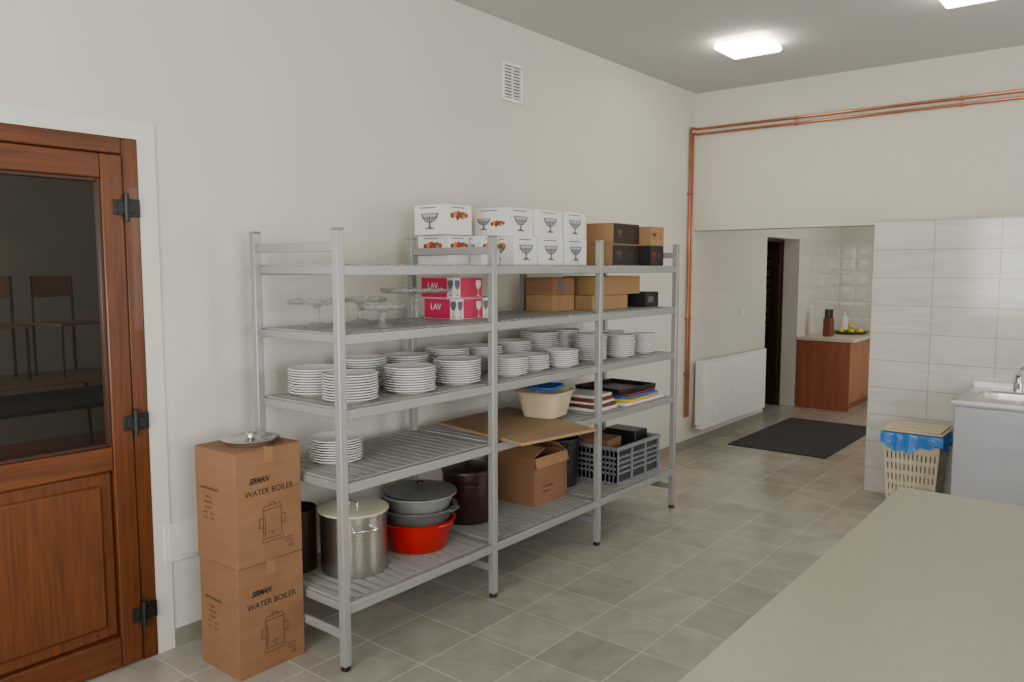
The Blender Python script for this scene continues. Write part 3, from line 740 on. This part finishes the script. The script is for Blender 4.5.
for i in range(6):
    b=MB();b.bx((-.025+.05*(i%2),-.04+.04*(i//2),.27),(.018,.022,.10),m_blk);b.obj('knife_handle',p,bev=.004)
p=thing('fruit_tray','low green and white fruit tray on worktop','tray',(.38,10.25,.8405))
b=MB();b.lathe([(0,.003),(.15,.003),(.16,0),(.22,.03),(.225,.03),(.162,.008),(0,.007)],m_green,seg=36);b.obj('tray_body',p)
m_lem=M('lemon_skin',(240,200,40),.4)
for i,(x,y,zz) in enumerate(((-.09,-.06,.038),(.03,-.09,.038),(.10,.03,.038),(-.03,.07,.038),(.01,-.01,.087))):
    b=MB();b.lathe([(0,-.046),(.01,-.04),(.025,-.024),(.03,0),(.025,.024),(.01,.04),(0,.046)],m_lem,seg=18,T=Matrix.Rotation(R90,4,'X'));tag(b.obj('lemon',None,(.38+x,10.25+y,.8405+zz),(0,0,i)),'yellow lemon lying in a low tray','fruit','lemons in the tray')
b=MB();b.lathe([(0,0),(.04,0),(.045,.004),(.045,.18),(.02,.21),(.018,.24),(0,.24)],m_white,seg=24);tag(b.obj('white_bottle',None,(.2,10.6,.8405)),'white bottle standing on kitchen worktop','bottle')
p=thing('door_2','','',(-.2,8.41,0));del p['label'];del p['category'];struct(p)
b=MB();b.box(0,.03,0,.99,1.955,1.985,m_dwood);b.box(0,.03,.96,.99,0,1.955,m_dwood);b.box(0,.03,0,.03,0,1.955,m_dwood);b.obj('frame',p)
b=MB();b.box(-.85,0,.92,.955,.01,.95,m_dwood);b.box(-.85,-.75,.92,.955,.95,1.95,m_dwood);b.box(-.1,0,.92,.955,.95,1.95,m_dwood);b.box(-.75,-.1,.92,.955,1.85,1.95,m_dwood)
for i in range(8): b.box(-.75,-.1,.925,.95,.98+i*.11,1.0+i*.11,m_dwood)
b.obj('door_leaf',p)

# ---------------- hall furniture seen through the glass door
def table(loc,W,D,h,m,ml,label,rz=0,cat='table',name='folding_table'):
    p=thing(name,label,cat,loc,(0,0,rz))
    b=MB();b.box(-W/2,W/2,-D/2,D/2,h-.03,h,m);b.obj('table_top',p,bev=.003)
    for x in (-1,1):
        for y in (-1,1):
            b=MB();b.tube([(x*(W/2-.05),y*(D/2-.08),h-.03),(x*(W/2-.03),y*(D/2-.04),0)],.015,ml);b.obj('leg',p)
    return p
m_pine=M('pine_top',(134,98,68),.45)
table((-2.6,2.1,.004),.8,1.9,.75,m_black2,m_blk,'black topped table with thin metal legs in the hall')
table((-3.9,2.3,.004),.8,1.8,.74,m_pine,m_blk,'light wood table with thin metal legs in the hall')
def chair(loc,rz,label):
    p=thing('hall_chair',label,'chair',loc,(0,0,rz),group='stacked hall chairs')
    b=MB();b.box(-.2,.2,-.2,.2,.43,.45,m_pine);b.obj('seat',p,bev=.004)
    b=MB();b.box(-.19,.19,.19,.205,.66,.84,m_pine);b.obj('backrest',p,bev=.004)
    for x in (-.18,.18):
        b=MB();b.tube([(x,-.18,0),(x,-.18,.43)],.013,m_blk);b.obj('leg',p)
        b=MB();b.tube([(x,.18,0),(x,.19,.84)],.013,m_blk);b.obj('leg',p)
for i,(x,y) in enumerate(((-3.9,1.75),(-3.9,2.3),(-3.9,2.85),(-3.1,3.9),(-3.9,3.9))):
    zt=.745 if i<3 else .004
    chair((x,y,zt),1.2+i*.3,'wooden hall chair with black metal frame'+(' standing on a table' if i<3 else ' on the hall floor'))

# ---------------- lights
def area(name,loc,rot,sx,sy,e,col=(1,1,1)):
    l=bpy.data.lights.new(name,'AREA');l.shape='RECTANGLE';l.size=sx;l.size_y=sy;l.energy=e;l.color=col
    o=bpy.data.objects.new(name,l);COL.objects.link(o);o.location=loc;o.rotation_euler=rot;return o
fill_tint=(1,.98,.95)
area('window_fill',(5.78,0,1.75),(0,R90,0),1.6,1.7,128,fill_tint)  # soft room fill, area lights set in the added window openings
area('window_fill',(5.78,5.1,1.75),(0,R90,0),1.6,1.7,60,fill_tint)
area('window_fill',(2.7,-2.38,1.75),(R90,0,0),3.3,1.6,182,fill_tint)
area('hall_fill',(-2.6,-2.0,1.8),(R90,0,0),3,1.5,130,fill_tint)  # added fill inside the hall so its furniture shows, no window modelled here
area('kitchen_fill',(3.1,9.0,1.7),(0,R90,0),1.2,1.2,34,fill_tint)  # added fill to brighten the kitchen, hangs before a solid wall
w=bpy.data.worlds.new('World');bpy.context.scene.world=w;w.use_nodes=True
w.node_tree.nodes['Background'].inputs[0].default_value=(.8,.88,1,1);w.node_tree.nodes['Background'].inputs[1].default_value=1.0
# ---------------- camera
cd=bpy.data.cameras.new('Camera');cam=bpy.data.objects.new('Camera',cd);COL.objects.link(cam)
cd.sensor_width=36;cd.lens=790/1024*36;cd.clip_start=.05
cam.location=(3.23,0,1.65);cam.rotation_euler=(math.radians(90-5.28),0,math.radians(38.8))
bpy.context.scene.camera=cam
